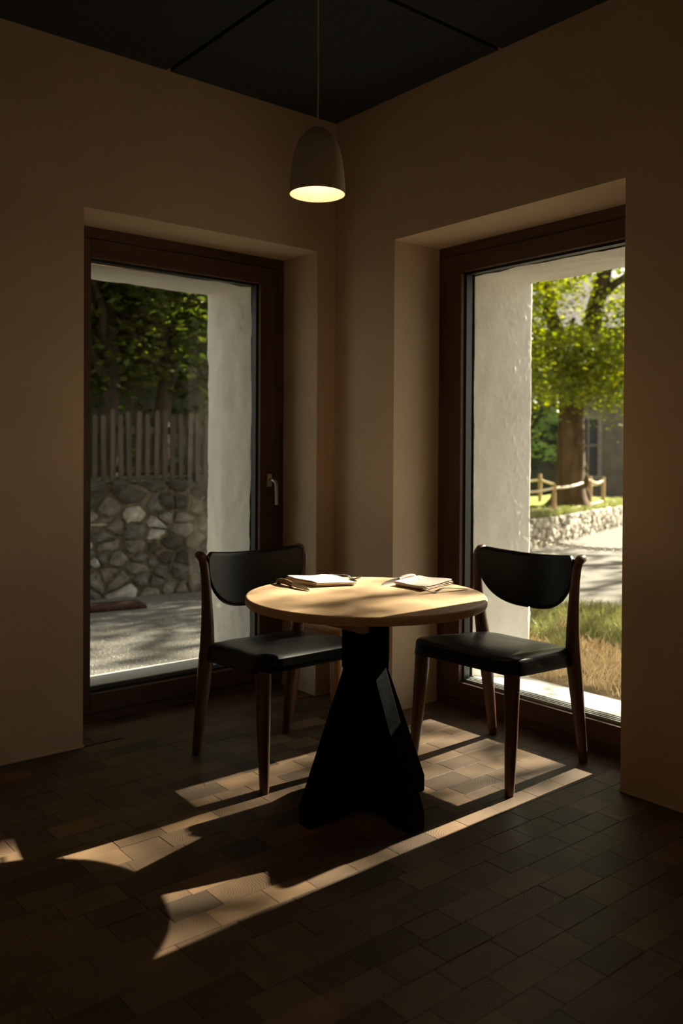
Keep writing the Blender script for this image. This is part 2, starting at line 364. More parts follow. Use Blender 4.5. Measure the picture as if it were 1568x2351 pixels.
wr.box(RD+.09, xo, -.60, 0, -.3, TOP); wr.box(0, xo, 0, yo, -.3, TOP)
wall_right = structure(wr.obj('wall_right', PLASTER), 'beige plastered right wall with a tall sunlit window', 'wall')
structure(MB().box(XW-.4, XW, YW-.4, TH, -.3, H+.3).obj('wall_west', PLASTER), 'plain plaster wall out of view on the left', 'wall')
structure(MB().box(XW-.4, TH, YW-.4, YW, -.3, H+.3).obj('wall_back', PLASTER), 'plain plaster wall behind the viewer', 'wall')
b = MB(); b.box(XW, LX1, -.006, .0, 0, .010); b.box(LX2, 0, -.006, 0, 0, .010); b.box(LX1, LX1+.006, 0, LD, 0, .010); b.box(LX2-.006, LX2, 0, LD, 0, .010)
structure(b.obj('baseboard_left', PLASTER, bevel=.002), 'thin plaster edge along the foot of the left wall', 'baseboard')
b = MB(); b.box(-.006, 0, YW, RY2, 0, .010); b.box(-.006, 0, RY1, 0, 0, .010); b.box(0, RD, RY2, RY2+.006, 0, .010); b.box(0, RD, RY1-.006, RY1, 0, .010)
structure(b.obj('baseboard_right', PLASTER, bevel=.002), 'thin plaster edge along the foot of the right wall', 'baseboard')

# rough limewashed outer reveals (jamb wraps round the outer corner, soffit above)
def rough(path_fn, ns, nz, z0, z1, amp, seed):
    vs, fs = [], []
    for j in range(nz+1):
        z = z0+(z1-z0)*j/nz
        for i in range(ns+1):
            p, nrm = path_fn(i/ns, z)
            q = p*1.0
            a = noise.fractal(Vector((q.x*7+seed, q.y*7, q.z*5)), 1.0, 2.0, 4)*amp*.55 + noise.noise(Vector((q.x*2.3, q.y*2.3+seed, q.z*1.7)))*amp*.42 + max(0, noise.noise(Vector((q.x*44+seed, q.y*44, q.z*30)))+.55*noise.noise(Vector((q.x*5, q.y*5, q.z*3+seed)))-.30)*.0068 + noise.noise(Vector((q.x*60, q.y*60+seed, q.z*45)))*amp*.10
            vs.append(p+nrm*a)
    for j in range(nz):
        for i in range(ns): k = j*(ns+1)+i; fs.append((k, k+1, k+ns+2, k+ns+1))
    return vs, fs
def polypath(pts, rad):
    """2D path (list of xy) with rounded middle corner -> function t -> point, normal"""
    a, c, e = [Vector((*p, 0)) for p in pts]
    d1 = (c-a).normalized(); d2 = (e-c).normalized(); p1 = c-d1*rad; p2 = c+d2*rad
    L1 = (p1-a).length; L2 = (e-p2).length; La = rad*1.57; T = L1+La+L2
    def f(t, z):
        s = t*T
        if s < L1: p = a+d1*s; d = d1
        elif s < L1+La:
            k = (s-L1)/La; q1 = p1.lerp(c, k); q2 = c.lerp(p2, k); p = q1.lerp(q2, k); d = (q2-q1).normalized()
        else: p = p2+d2*(s-L1-La); d = d2
        return Vector((p.x, p.y, z)), Vector((d.y, -d.x, 0))
    return f
def flip(f): 
    def g(t, z):
        p, n = f(t, z); return p, -n
    return g
def reveal(name, par, fns, lab):
    mb = MB()
    for fn, ns, nz, z0, z1, amp, sd in fns: mb.add(*rough(fn, ns, nz, z0, z1, amp, sd))
    me = D.meshes.new(name); me.from_pydata(mb.v, [], mb.f)
    o = link(name, me, WHITEWASH, par, smooth=True); o['label'] = lab
    return o
# right window: jamb nearest the corner, then far jamb
reveal('limewashed_jamb', wall_right, [(polypath([(RD+.075, -.634), (TH, -.633), (TH, -.10)], .022), 110, 380, -.05, 2.30, .0046, 3)], 'rough white limewashed outer jamb catching grazing sun')
reveal('limewashed_jamb', wall_right, [(flip(polypath([(RD+.075, -1.556), (TH, -1.565), (TH, -2.1)], .022)), 40, 110, -.05, 2.30, .009, 9)], 'rough white limewashed outer jamb')
reveal('limewashed_jamb', wall_left, [(flip(polypath([(-.286, LD+.075), (-.276, TH), (.25, TH)], .03)), 96, 300, -.05, 2.30, .0150, 17)], 'rough white limewashed outer jamb in shade')
reveal('limewashed_jamb', wall_left, [(polypath([(-1.225, LD+.075), (-1.235, TH), (-1.75, TH)], .03), 40, 110, -.05, 2.30, .009, 23)], 'rough white limewashed outer jamb')
def soffit(name, par, alongx, a0, a1, d0, d1, z0, z1, sd):
    vs, fs = [], []; n1, n2 = 60, 40
    for j in range(n2+1):
        for i in range(n1+1):
            u = a0+(a1-a0)*i/n1; k = j/n2; d = d0+(d1-d0)*min(k*1.12, 1); z = z0+(z1-z0)*min(1, k*1.12)
            if k*1.12 > 1: z += (k*1.12-1)*1.6
            q = Vector((u*7+sd, d*7, z*5)); z += noise.fractal(q, 1, 2, 4)*.006
            vs.append((u, d, z) if alongx else (d, u, z))
    for j in range(n2):
        for i in range(n1): k = j*(n1+1)+i; fs.append((k, k+1, k+n1+2, k+n1+1))
    me = D.meshes.new(name); me.from_pydata(vs, [], fs); link(name, me, WHITEWASH, par, smooth=True)
soffit('limewashed_soffit', wall_left, True, -1.30, -.25, LD+.075, TH, 2.160, 2.184, 5)
soffit('limewashed_soffit', wall_right, False, -1.63, -.60, RD+.075, TH, 2.158, 2.178, 8)

# outer stone sills
structure(MB().prism([(LD+.07, .155), (TH+.03, .062), (TH+.03, .02), (LD+.07, .02)], 'x', -1.32, -.20).obj('trim_1', SILLSTONE, bevel=.006), 'grey stone outer sill of the left window', 'sill')
structure(MB().prism([(RD+.07, .152), (TH+.03, .058), (TH+.03, .02), (RD+.07, .02)], 'y', -1.65, -.54).obj('trim_2', SILLSTONE, bevel=.006), 'pale stone outer sill of the right window in sun', 'sill')

# ------------------------------------------------------------------ windows
def window(name, label, A0, A1, ztop, g0, g1, gz0, gz1, dep, alongx, handle_at=None):
    W = thing(name, label, 'window'); W['kind'] = 'structure'
    def bx(a0, a1, d0, d1, z0, z1):
        return MB().box(a0, a1, d0, d1, z0, z1) if alongx else MB().box(d0, d1, a0, a1, z0, z1)
    f = .055; s0 = .010
    # fixed frame: two stiles, head, bottom rail
    bx(A0, A0+f, dep, dep+.09, 0, ztop).obj('frame_stile', FRAMEW, W, bevel=.003)
    bx(A1-f, A1, dep, dep+.09, 0, ztop).obj('frame_stile', FRAMEW, W, bevel=.003)
    bx(A0+f, A1-f, dep, dep+.09, ztop-f, ztop).obj('frame_head', FRAMEH, W, bevel=.003)
    bx(A0+f, A1-f, dep, dep+.09, 0, .045).obj('frame_bottom_rail', FRAMEH, W, bevel=.003)
    # sash stands a little proud of the frame
    x0, x1, z0, z1 = A0+f+.002, A1-f-.002, .047, ztop-f-.002; q = .011
    e0, e1, ez0, ez1 = g0-q, g1+q, gz0-.019, gz1+q
    bx(x0, e0, dep-s0, dep+.075, z0, z1).obj('sash_stile', FRAMEW, W, bevel=.003)
    bx(e1, x1, dep-s0, dep+.075, z0, z1).obj('sash_stile', FRAMEW, W, bevel=.003)
    bx(e0, e1, dep-s0, dep+.075, ez1, z1).obj('sash_top_rail', FRAMEH, W, bevel=.003)
    bx(e0, e1, dep-s0, dep+.075, z0, ez0).obj('sash_bottom_rail', FRAMEH, W, bevel=.003)
    gk = MB()
    for a in ((e0, g0, ez0, ez1), (g1, e1, ez0, ez1), (g0, g1, gz1, ez1)):
        m_ = bx(a[0], a[1], dep+.018, dep+.06, a[2], a[3]); gk.add(m_.v, m_.f)
    gk.obj('gasket', GASKET, W, bevel=.0015)
    st = MB()
    for k in range(3):
        m_ = bx(g0, g1, dep+.020+.012*k, dep+.030+.012*k, ez0, gz0-.006+.003*k); st.add(m_.v, m_.f)
    o = st.obj('glazing_strip', GASKET if alongx else ALU, W); o['label'] = 'ribbed strip under the pane'
    bx(g0-.004, g1+.004, dep+.040, dep+.046, gz0-.008, gz1+.004).obj('glass_pane', GLASS, W)
    if handle_at:
        hx, hz = handle_at; yb = dep-s0
        hd = MB(); hd.lathe([(.0, 0)], 3)
        hd = MB().box(hx-.016, hx+.016, yb-.009, yb, hz-.035, hz+.035)
        h = hd.obj('handle', STEEL, W, bevel=.006, seg=3); h['label'] = 'brushed steel lever handle'
        lv = MB().tube([(hx, yb-.005, hz), (hx, yb-.040, hz), (hx+.004, yb-.052, hz-.004), (hx+.010, yb-.056, hz-.018), (hx+.012, yb-.056, hz-.13)], [.009, .009, .0095, .0095, .0085], 12)
        lv.obj('lever', STEEL, h, smooth=True)
    return W
window('window_1', 'tall brown timber window with steel handle on the left', LX1, LX2, LZ, *GL, LD, True, (-.222, 1.120))
window('window_2', 'tall brown timber window on the right, sunlight coming through', RY2, RY1, RZ, *GR, RD, False)

window('window_3', 'tall timber window in the right wall, nearer than the view shows', NY2, NY1, RZ, NY2+.175, NY1-.175, GR[2], GR[3], RD, False)

# ------------------------------------------------------------------ table
TX, TY, TZ, TR = -.844, -1.223, .766, .432
T = thing('round_table', 'round pale oak table on a flared black cross base', 'table', (TX, TY, 0))
prof = [(0, TZ), (TR-.010, TZ), (TR-.004, TZ-.0015), (TR-.0005, TZ-.006), (TR, TZ-.012), (TR-.0002, TZ-.024), (TR-.003, TZ-.0295), (TR-.006, TZ-.031), (0, TZ-.031)]
MB().lathe(prof, 160).obj('tabletop', OAK, T, smooth=True)
MB().box(-.250, -.220, -.268, .268, TZ-.068, TZ-.031).obj('batten', OAKD, T, bevel=.003)
MB().box(-.085, .085, -.085, .085, TZ-.040, TZ-.031).obj('mounting_plate', BLACKWOOD, T)
def fin(ax, zt):
    a, b_, hz = .0735, .272, .060
    return MB().prism([(-a, zt), (a, zt), (a, .515), (b_, hz), (b_, 0), (b_-.10, 0), (b_-.115, .012), (-b_+.115, .012), (-b_+.10, 0), (-b_, 0), (-b_, hz), (-a, .515)], ax, -.033, .033)
fin('y', TZ-.040).obj('base_slab', BLACKWOOD, T, bevel=.004); fin('x', TZ-.0405).obj('base_slab', BLACKWOOD, T, bevel=.004)
MB().box(-.062, .062, -.062, .062, .50, TZ-.041).obj('base_core', BLACKWOOD, T, bevel=.006)

# ------------------------------------------------------------------ chairs (local: +y is the front, rear feet at y=-.26)
def seat_mesh():
    vs, fs = [], []; n = 26
    def outline(s, zk):
        pass
    rings = []  # superellipse rings from bottom edge up over the rim to the dome
    prof_ = [(.90, .004), (1.0, 0), (1.005, .004), (1.0, .020), (.992, .048), (.982, .058), (.955, .065), (.88, .071), (.70, .077), (.45, .081), (.2, .082)]
    N = 72
    for sc, z in prof_:
        ring = []
        for k in range(N):
            t = 2*math.pi*k/N; c, s = math.cos(t), math.sin(t); e = 2/9.0
            x = math.copysign(abs(c)**e, c); yv = math.copysign(abs(s)**e, s)
            hw = .252+(yv)*.018                     # a little wider at the front
            X = x*hw*sc; Y = yv*.251*sc+.010
            f = (Y+.23)/.48                          # 0 rear .. 1 front
            tilt = -.036*(1-f)
            bottom_curve = -.0
            dip = -.010*math.exp(-((X/.12)**2+((Y+.03)/.13)**2))*(1 if z > .06 else 0)
            frontroll = -.012*max(0, (f-.75)/.25)**2*(1-min(1, abs(X)/.26)**3)*(1 if z > .05 else 0)
            ring.append((X, Y, .444+tilt+z*(.9 if f < .1 else 1)+dip+frontroll))
        rings.append(ring)
    for r in rings: vs += r
    for i in range(len(rings)-1):
        for k in range(N): fs.append((i*N+k, i*N+(k+1) % N, (i+1)*N+(k+1) % N, (i+1)*N+k))
    fs.append(tuple(reversed(range(N)))); c = len(vs); top = len(rings)-1
    vs.append((0, .012, .444-.018+.078)); fs += [(top*N+k, top*N+(k+1) % N, c) for k in range(N)]
    m_ = MB(); m_.add(vs, fs); return m_
BACKW = .243
def back_surface(x, z):
    """centre surface of the curved back panel, y as function of x,z"""
    k = x/.25
    return -.150-.062*(1-k*k)-.010*(z-.65)/.2
def back_mesh():
    """shield-shaped shell: straight dipped top, deep U bottom, thin padded edge"""
    nx, nz = 40, 22; vs, fs = [], []
    def zt(k): return .866-.020*(1-k*k)-.034*(max(0, abs(k)-.86)/.14)**2.2
    def zb(k):
        a = min(1, abs(k)); return .618+.205*(1-math.sqrt(max(0, 1-a**2.8)))
    for side in (0, 1):
        for i in range(nx+1):
            k = -1+2*i/nx; kk = math.sin(k*math.pi/2)
            for j in range(nz+1):
                f = j/nz; ff = .5-.5*math.cos(f*math.pi)
                z = zb(kk)+(zt(kk)-zb(kk))*ff; x = kk*BACKW
                edge = min(1, (min(f, 1-f)*nz/3)) * min(1, (min(i, nx-i)/2.5)); th = .004+.010*math.sqrt(max(0, edge))
                yc = back_surface(x, z)
                vs.append((x, yc+(th if side == 0 else -th), z))
    S = (nx+1)*(nz+1)
    for side in (0, 1):
        for i in range(nx):
            for j in range(nz):
                a = side*S+i*(nz+1)+j; q = (a, a+1, a+nz+2, a+nz+1); fs.append(q if side else q[::-1])
    def rim(a, b_): fs.append((a, b_, b_+S, a+S))
    for i in range(nx):
        rim(i*(nz+1), (i+1)*(nz+1)); rim((i+1)*(nz+1)+nz, i*(nz+1)+nz)
    for j in range(nz): rim(j+1, j); rim(nx*(nz+1)+j, nx*(nz+1)+j+1)
    m_ = MB(); m_.add(vs, fs); return m_
def piping(sgn):
    pts = [(sgn*BACKW, back_surface(BACKW, z)+.006, z) for z in (.848, .838, .828)]
    for j in range(25):
        k = 1-(j/24)**1.6*.97; z = .618+.205*(1-math.sqrt(max(0, 1-k**2.8)))
        pts.append((sgn*BACKW*k, back_surface(BACKW*k, z)+.005, z))
    return MB().tube(pts, .0045, 8)
def make_chair(name, label, loc, rz, group):
    t = thing(name, label, 'chair', loc, rz, group)
    seat_mesh().obj('seat', LEATHER, t, smooth=True)
    back_mesh().obj('backrest', LEATHER, t, smooth=True)
    for s in (-1, 1):
        piping(s).obj('piping', LEATHER, t, smooth=True)
        # front leg, round and tapered
        MB().tube([(s*.226, .222, .452), (s*.227, .224, .40), (s*.234, .236, .22), (s*.243, .256, .02), (s*.243, .257, .002)], [.030, .030, .0255, .0185, .017], 20).obj('leg', WALNUT, t, smooth=True)
        # rear leg sweeps up into the back post and flares backward at the top
        pts = [(s*.232, -.262, .002), (s*.232, -.258, .03), (s*.230, -.226, .22), (s*.229, -.197, .39), (s*.230, -.182, .47), (s*.236, -.170, .56), (s*.243, -.164, .66), (s*.250, -.163, .76), (s*.254, -.167, .810), (s*.254, -.176, .832), (s*.254, -.192, .844), (s*.254, -.211, .847), (s*.2535, -.222, .846)]
        rad = [.018, .0195, .026, .031, .0305, .0265, .022, .0190, .0190, .0198, .0198, .0175, .008]
        MB().tube(pts, rad, 20).obj('leg', WALNUT, t, smooth=True)
        MB().tube([(s*.2265, .2225, .448), (s*.227, .223, .440)], .0325, 20).obj('leg_collar', WALNUT, t)
    return t
make_chair('dining_chair', 'black leather chair with walnut legs, back to the left window', (-.8155, -.6435, 0), math.pi, 'dining chairs at the round table')
make_chair('dining_chair', 'black leather chair with walnut legs in front of the right sunlit window', (-.116, -1.231, 0), math.radians(93), 'dining chairs at the round table')

# ------------------------------------------------------------------ stool in the corner
S = thing('wooden_stool', 'low honey-coloured wooden stool in the corner behind the left chair', 'stool', (-.215, -.285, 0), math.radians(4))
def rrect(w_, d_, r, n=8):
    P = []
    for cx, cy_, a0 in ((w_-r, d_-r, 0), (-w_+r, d_-r, 90), (-w_+r, -d_+r, 180), (w_-r, -d_+r, 270)):
        for i in range(n+1): a = math.radians(a0+90*i/n); P.append((cx+r*math.cos(a), cy_+r*math.sin(a)))
    return P
MB().prism(rrect(.165, .185, .06), 'z', .428, .452).obj('seat', STOOLW, S, bevel=.006)
for sx in (-1, 1):
    for sy in (-1, 1):
        MB().tube([(sx*.118, sy*.135, .43), (sx*.130, sy*.150, .22), (sx*.142, sy*.165, .001)], [.026, .024, .018], 14).obj('leg', STOOLW, S, smooth=True)
    MB().box(sx*.118-.009, sx*.118+.009, -.13, .13, .385, .428).obj('apron', STOOLW, S, bevel=.002)
for sy in (-1, 1): MB().box(-.11, .11, sy*.135-.009, sy*.135+.009, .385, .428).obj('apron', STOOLW, S, bevel=.002)

# ------------------------------------------------------------------ pendant lamp
PLX, PLY, PLZ = -.984, -1.107, 2.196
def pendant(label, PLX, PLY, PLZ):
    P_ = thing('pendant_lamp', label, 'lamp', (PLX, PLY, PLZ), 0, 'pendant lamps')
    k = .1005/65
    op = [(65, 0), (64.6, 10), (64, 21), (61.5, 54), (56.5, 87), (51, 105), (45.5, 120), (37, 133), (27, 143.5), (17, 150), (8, 153.5), (3, 154.5)]
    outer = [(r*k, z*k) for r, z in op]
    MB().lathe(outer, 72).obj('lamp_shade', SHADEOUT, P_, smooth=True)
    inner = [(max(.0005, r*k-.0022), z*k-.0012 if i else 0) for i, (r, z) in enumerate(op)]
    o = MB().lathe([outer[0]]+inner, 72).obj('shade_lining', SHADEIN, P_, smooth=True); o['label'] = 'white inner lining of the shade'
    MB().lathe([(.0001, .005), (.012, .0065), (.021, .015), (.026, .03), (.024, .048), (.016, .065), (.013, .075)], 32, (0, 0, .052)).obj('bulb', BULB, P_, smooth=True)
    MB().lathe([(.0135, .138), (.0145, .16), (.0145, .2), (.0001, .2)], 24).obj('bulb_socket', GASKET, P_, smooth=True)
    MB().lathe([(.0001, .262), (.0045, .262), (.0055, .250), (.006, .238)], 24).obj('shade_cap', SHADEOUT, P_, smooth=True)
    MB().tube([(0, 0, .25), (0, 0, H-PLZ-.02)], .0031, 10).obj('cord', CORDM, P_, smooth=True)
    MB().lathe([(.0001, -.028), (.045, -.028), (.05, -.022), (.05, .0)], 32, (0, 0, H-PLZ)).obj('ceiling_rose', SHADEOUT, P_, smooth=True)
pendant('grey bell-shaped pendant lamp glowing warm inside, hung above the table', PLX, PLY, PLZ)
pendant('grey pendant lamp over the next table, outside the view on the right', -1.05, -3.20, PLZ)
pendant('grey pendant lamp over the next table, outside the view on the left', -2.75, -1.15, PLZ)

# ------------------------------------------------------------------ things on the table
def napkin(name, label, material, cx, cy_, rz, wid, dep, layers, seed):
    """cloth folded back and forth: serpentine section with round folds, swept with slight waves"""
    rg = random.Random(seed); prof = []; th = .0034; gap = .0046; n = 9
    for L in range(layers):
        z = .0020+L*gap; a, b_ = (-wid/2, wid/2) if L % 2 == 0 else (wid/2, -wid/2)
        ins = .004*rg.random()
        for i in range(n+1):
            f = i/n; prof.append((a+(b_-a)*f*(1-ins), z+(.0012*math.sin(f*5+L)+.003*math.sin(f*3.1416) if L == layers-1 else .0006*math.sin(f*7+L))))
        if L < layers-1:
            e = b_; s = 1 if b_ > 0 else -1
            for i in range(1, 4): t = -math.pi/2+math.pi*i/4; prof.append((e+s*gap*.5*math.cos(t), z+gap/2+gap/2*math.sin(t)))
    m_ = 14; vs, fs = [], []
    for j in range(m_+1):
        g_ = j/m_
        for i, (u, z) in enumerate(prof):
            L = min(layers-1, i//(n+4)); v = (g_-.5)*dep*(1-.012*L)+.004*math.sin(u*30+seed)*(g_-.5)*2
            lift = .006*max(0, g_-.6)**1.5*(L/(layers-1))+.0016*math.sin(g_*6+u*20+seed)*(L/(layers-1))
            vs.append((u*(1-.10*(g_-.5))+.17*v+.003*math.sin(g_*4+L), v+.10*u, z+lift+.0022*(1+math.sin(u*26+g_*3+seed))*(.3+.7*L/(layers-1))))
    K = len(prof)
    for j in range(m_):
        for i in range(K-1): fs.append((j*K+i, j*K+i+1, (j+1)*K+i+1, (j+1)*K+i))
    mb = MB(); mb.add(vs, fs); o = link(name, mb.mesh(name), material, None, (cx, cy_, TZ+.0012), True); o.rotation_euler = (0, 0, rz)
    sm = o.modifiers.new('thick', 'SOLIDIFY'); sm.thickness = .0043; sm.offset = 0
    sb = o.modifiers.new('soft', 'SUBSURF'); sb.levels = 1; sb.render_levels = 1
    return tag(o, label, 'napkin', 'folded napkins on the table')
napkin('folded_napkin', 'cream folded napkin at the left place, between knife and fork', LINEN, -.808, -.908, math.radians(80), .225, .165, 3, 1)
napkin('folded_napkin', 'blush-tinted folded napkin at the right place setting', LINEN2, -.528, -1.196, math.radians(10), .205, .165, 3, 5)

def knife(name, label, x, y_, ang, roll, woodm, hlabel):
    K = thing(name, label, 'knife', (x, y_, TZ+.011), 0, 'table knives')
    K.rotation_euler = (math.radians(roll), 0, ang)
    # along local x: blade tip at -.118, bolster at 0, handle to +.112 ; z is the blade height
    bl = [(-.120, -.0085), (-.112, -.0035), (-.085, .003), (-.04, .0065), (0, .0075), (0, -.0085), (-.02, -.0098), (-.06, -.0104), (-.10, -.0102)]
    MB().prism(bl, 'y', -.0009, .0009).obj('blade', STEEL, K, bevel=.0004)
    MB().tube([(-.004, 0, -.001), (.010, 0, -.001)], [.0085, .0092], 14, squash=1).obj('bolster', DARKSTEEL, K, smooth=True)
    pts = [(.010, 0, -.001), (.03, 0, .0012), (.06, 0, .003), (.09, 0, .001), (.108, 0, -.003), (.114, 0, -.0045)]
    h = MB().tube(pts, [.0095, .0108, .0105, .0108, .0102, .0065], 14).obj('handle', woodm, K, smooth=True); h['label'] = hlabel
    for xx, zz in ((.03, .0012), (.06, .003), (.09, .001)):
        MB().tube([(xx, -.0099, zz), (xx, .0099, zz)], .0026, 10).obj('rivet', STEEL, h, smooth=True)
    return K
knife('table_knife', 'steak knife with dark wooden handle left of the cream napkin', -.957, -.935, math.radians(86), 8, HANDLEW, 'dark wooden handle')
knife('table_knife', 'steak knife with pale wooden handle behind the blush napkin', -.548, -1.083, math.radians(12), -6, HANDLEP, 'pale wooden handle')

def fork(name, label, x, y_, ang):
    """local x: handle end at +.09, tines at -.10, facing up"""
    Fk = thing(name, label, 'fork', (x, y_, TZ+.0008), ang, 'table forks')
    sec = [(.095, .0095, .0015), (.085, .0098, .0022), (.05, .0078, .0055), (.015, .0052, .0105), (-.015, .0040, .0125), (-.030, .0046, .0105), (-.042, .0085, .0055), (-.052, .0120, .0022), (-.062, .0130, .0018)]
    vs, fs = [], []
    for X, hw, z in sec:
        vs += [(X, -hw, z), (X, hw, z), (X, hw*.9, z+.0022), (X, -hw*.9, z+.0022)]
    for i in range(len(sec)-1):
        for k_ in range(4): fs.append((i*4+k_, i*4+(k_+1) % 4, i*4+4+(k_+1) % 4, i*4+4+k_))
    fs += [(3, 2, 1, 0), tuple(len(sec)*4-4+i for i in range(4))]
    mb = MB(); mb.add(vs, fs); mb.obj('handle', DARKSTEEL, Fk, smooth=False, bevel=.0006)
    for k_ in range(4):
        yv = -.0105+.007*k_
        MB().tube([(-.058, yv, .0030), (-.070, yv*.99, .0036), (-.086, yv*.97, .0085), (-.103, yv*.95, .0165)], [.0026, .0023, .0020, .0010], 8).obj('tine', DARKSTEEL, Fk, smooth=True)
    return Fk
fork('table_fork', 'steel fork right of the cream napkin at the left place', -.655, -.872, math.radians(88))
fork('table_fork', 'steel fork in front of the blush napkin near the table edge', -.572, -1.365, math.radians(-10))

# ------------------------------------------------------------------ outdoors: ground
GZ = .03
gm = MB().box(-40, 60, TH-.05, 70, GZ-.5, GZ); gm.box(TH-.05, 60, -40, TH-.05, GZ-.5, GZ)
structure(gm.obj('ground', ASPHALT), 'gritty grey asphalt yard with dappled sun outside the windows', 'ground')

def blades(name, pts, hmin, hmax, wid, material, seed, parent=None, lean=.5):
    rg = random.Random(seed); vs, fs, rn = [], [], []
    for (x, y_, z) in pts:
        h = rg.uniform(hmin, hmax); a = rg.uniform(0, 6.283); l = rg.uniform(.1, lean)*h; b_ = rg.uniform(0, 6.283)
        dx, dy = math.cos(a)*wid/2, math.sin(a)*wid/2; lx, ly = math.cos(b_)*l, math.sin(b_)*l; k_ = len(vs)
        vs += [(x-dx, y_-dy, z), (x+dx, y_+dy, z), (x+dx*.7+lx*.4, y_+dy*.7+ly*.4, z+h*.6), (x-dx*.7+lx*.4, y_-dy*.7+ly*.4, z+h*.6), (x+lx, y_+ly, z+h)]
        fs += [(k_, k_+1, k_+2, k_+3), (k_+3, k_+2, k_+4)]; r = rg.random(); rn += [r, r]
    me = D.meshes.new(name); me.from_pydata(vs, [], fs); setattr_const(me, None, rn)
    return stuff(link(name, me, material, parent))
# verge outside the right window: dry strip by the sill, greener weeds behind
def verge_back(x, y_): return None
vg = MB(); 
o = MB().prism([(TH+.03, -2.6), (TH+.03, .9), (1.8, 1.1), (2.6, .75), (2.9, -.6), (2.7, -2.6)], 'z', GZ-.1, GZ+.012).obj('verge_soil', SOIL); structure(o, 'strip of dry soil and turf outside the right window', 'verge')
rg = random.Random(21); dry, green = [], []
def edge_x(y_): return 2.2+.45*math.sin(y_*1.1+1.3)+.18*math.sin(y_*5)
for _ in range(26000):
    y_ = rg.uniform(-1.9, 1.0); x = rg.uniform(TH+.12, edge_x(y_)+.25); f = (x-TH)/(edge_x(y_)-TH)
    if noise.noise(Vector((x*3, y_*3, 1)))*.42+f > .58: (green if rg.random() < .85 else dry).append((x, y_, GZ+.01))
    elif rg.random() < .55: dry.append((x, y_, GZ+.01))
tag(blades('dry_grass', dry, .025, .085, .005, GRASSD, 1, None, 1.3), 'dry straw-coloured grass just outside the right window sill', 'grass')
tag(blades('green_grass', green, .04, .12, .007, GRASSG, 2, None, .9), 'green weedy grass beyond the dry strip outside the right window', 'grass')

# loose grit near the left window
rg = random.Random(5); mb = MB()
for _ in range(5200):
    yv = TH+.05+abs(rg.gauss(0, .55)); xv = rg.uniform(-1.6, 1.4); r = rg.uniform(.002, .006)
    mb.add([(xv+r, yv, GZ), (xv-r*.6, yv+r*.8, GZ), (xv-r*.6, yv-r*.8, GZ), (xv, yv, GZ+r*1.1)], [(0, 1, 3), (1, 2, 3), (2, 0, 3)])
tag(stuff(mb.obj('loose_grit', STONEC[4])), 'loose grit scattered on the asphalt outside the left window', 'gravel')

# ------------------------------------------------------------------ rubble walls
def cells(w_, h_, n, seed, asp=1.4):
    """clipped Voronoi cells in a w x h rectangle"""
    rg = random.Random(seed); pts = []
    tries = 0; dmin = math.sqrt(w_*h_/n)*.72
    while len(pts) < n and tries < 60000:
        p = (rg.uniform(0, w_), rg.uniform(0, h_)); tries += 1
        k_ = dmin*(1.25 if p[1] > h_*.82 else rg.choice((.45, .6, .8, 1.0, 1.15)))
        if all(((p[0]-q[0])/asp)**2+(p[1]-q[1])**2 > k_*k_ for q in pts): pts.append(p)
    out = []
    for i, p in enumerate(pts):
        poly = [(0, 0), (w_, 0), (w_, h_), (0, h_)]
        for j, q in enumerate(pts):
            if i == j or abs(p[0]-q[0]) > 1.3: continue
            nx, ny = (q[0]-p[0])/asp**2, q[1]-p[1]; mx_, my = (p[0]+q[0])/2, (p[1]+q[1])/2; new = []
            for a in range(len(poly)):
                A, B = poly[a], poly[(a+1) % len(poly)]
                da = (A[0]-mx_)*nx+(A[1]-my)*ny; db = (B[0]-mx_)*nx+(B[1]-my)*ny
                if da <= 0: new.append(A)
                if da*db < 0: t = da/(da-db); new.append((A[0]+(B[0]-A[0])*t, A[1]+(B[1]-A[1])*t))
            poly = new
            if len(poly) < 3: break
        if len(poly) >= 3: out.append(poly)
    return out
def stone_mesh(poly, rg, gap, depth):
    cx = sum(p[0] for p in poly)/len(poly); cz = sum(p[1] for p in poly)/len(poly)
    def chaikin(P):
        Q = []
        for i in range(len(P)):
            A, B = P[i], P[(i+1) % len(P)]; Q += [(A[0]*.86+B[0]*.14+rg.uniform(-.007, .007), A[1]*.86+B[1]*.14+rg.uniform(-.007, .007)), (A[0]*.14+B[0]*.86+rg.uniform(-.007, .007), A[1]*.14+B[1]*.86+rg.uniform(-.007, .007))]
        return Q
    P = chaikin(chaikin(poly)); R = [math.hypot(p[0]-cx, p[1]-cz) for p in P]; s = max(.4, 1-gap/max(.02, sum(R)/len(R)))
    P = [((p[0]-cx)*s, (p[1]-cz)*s) for p in P]; n = len(P); vs, fs = [], []
    tx, tz = rg.uniform(-.12, .12), rg.uniform(-.12, .12)
    for sc, d in ((1, .03), (.98, -depth*.55), (.86, -depth*.92), (.40, -depth)):
        vs += [(p[0]*sc, d+(p[0]*tx+p[1]*tz if d < 0 else 0)+(rg.uniform(-.006, .006) if d < 0 else 0), p[1]*sc) for p in P]
    for k_ in range(3): fs += [(k_*n+i, k_*n+(i+1) % n, (k_+1)*n+(i+1) % n, (k_+1)*n+i) for i in range(n)]
    fs.append(tuple(3*n+i for i in range(n)))
    mb = MB(); mb.add(vs, fs); return mb, cx, cz
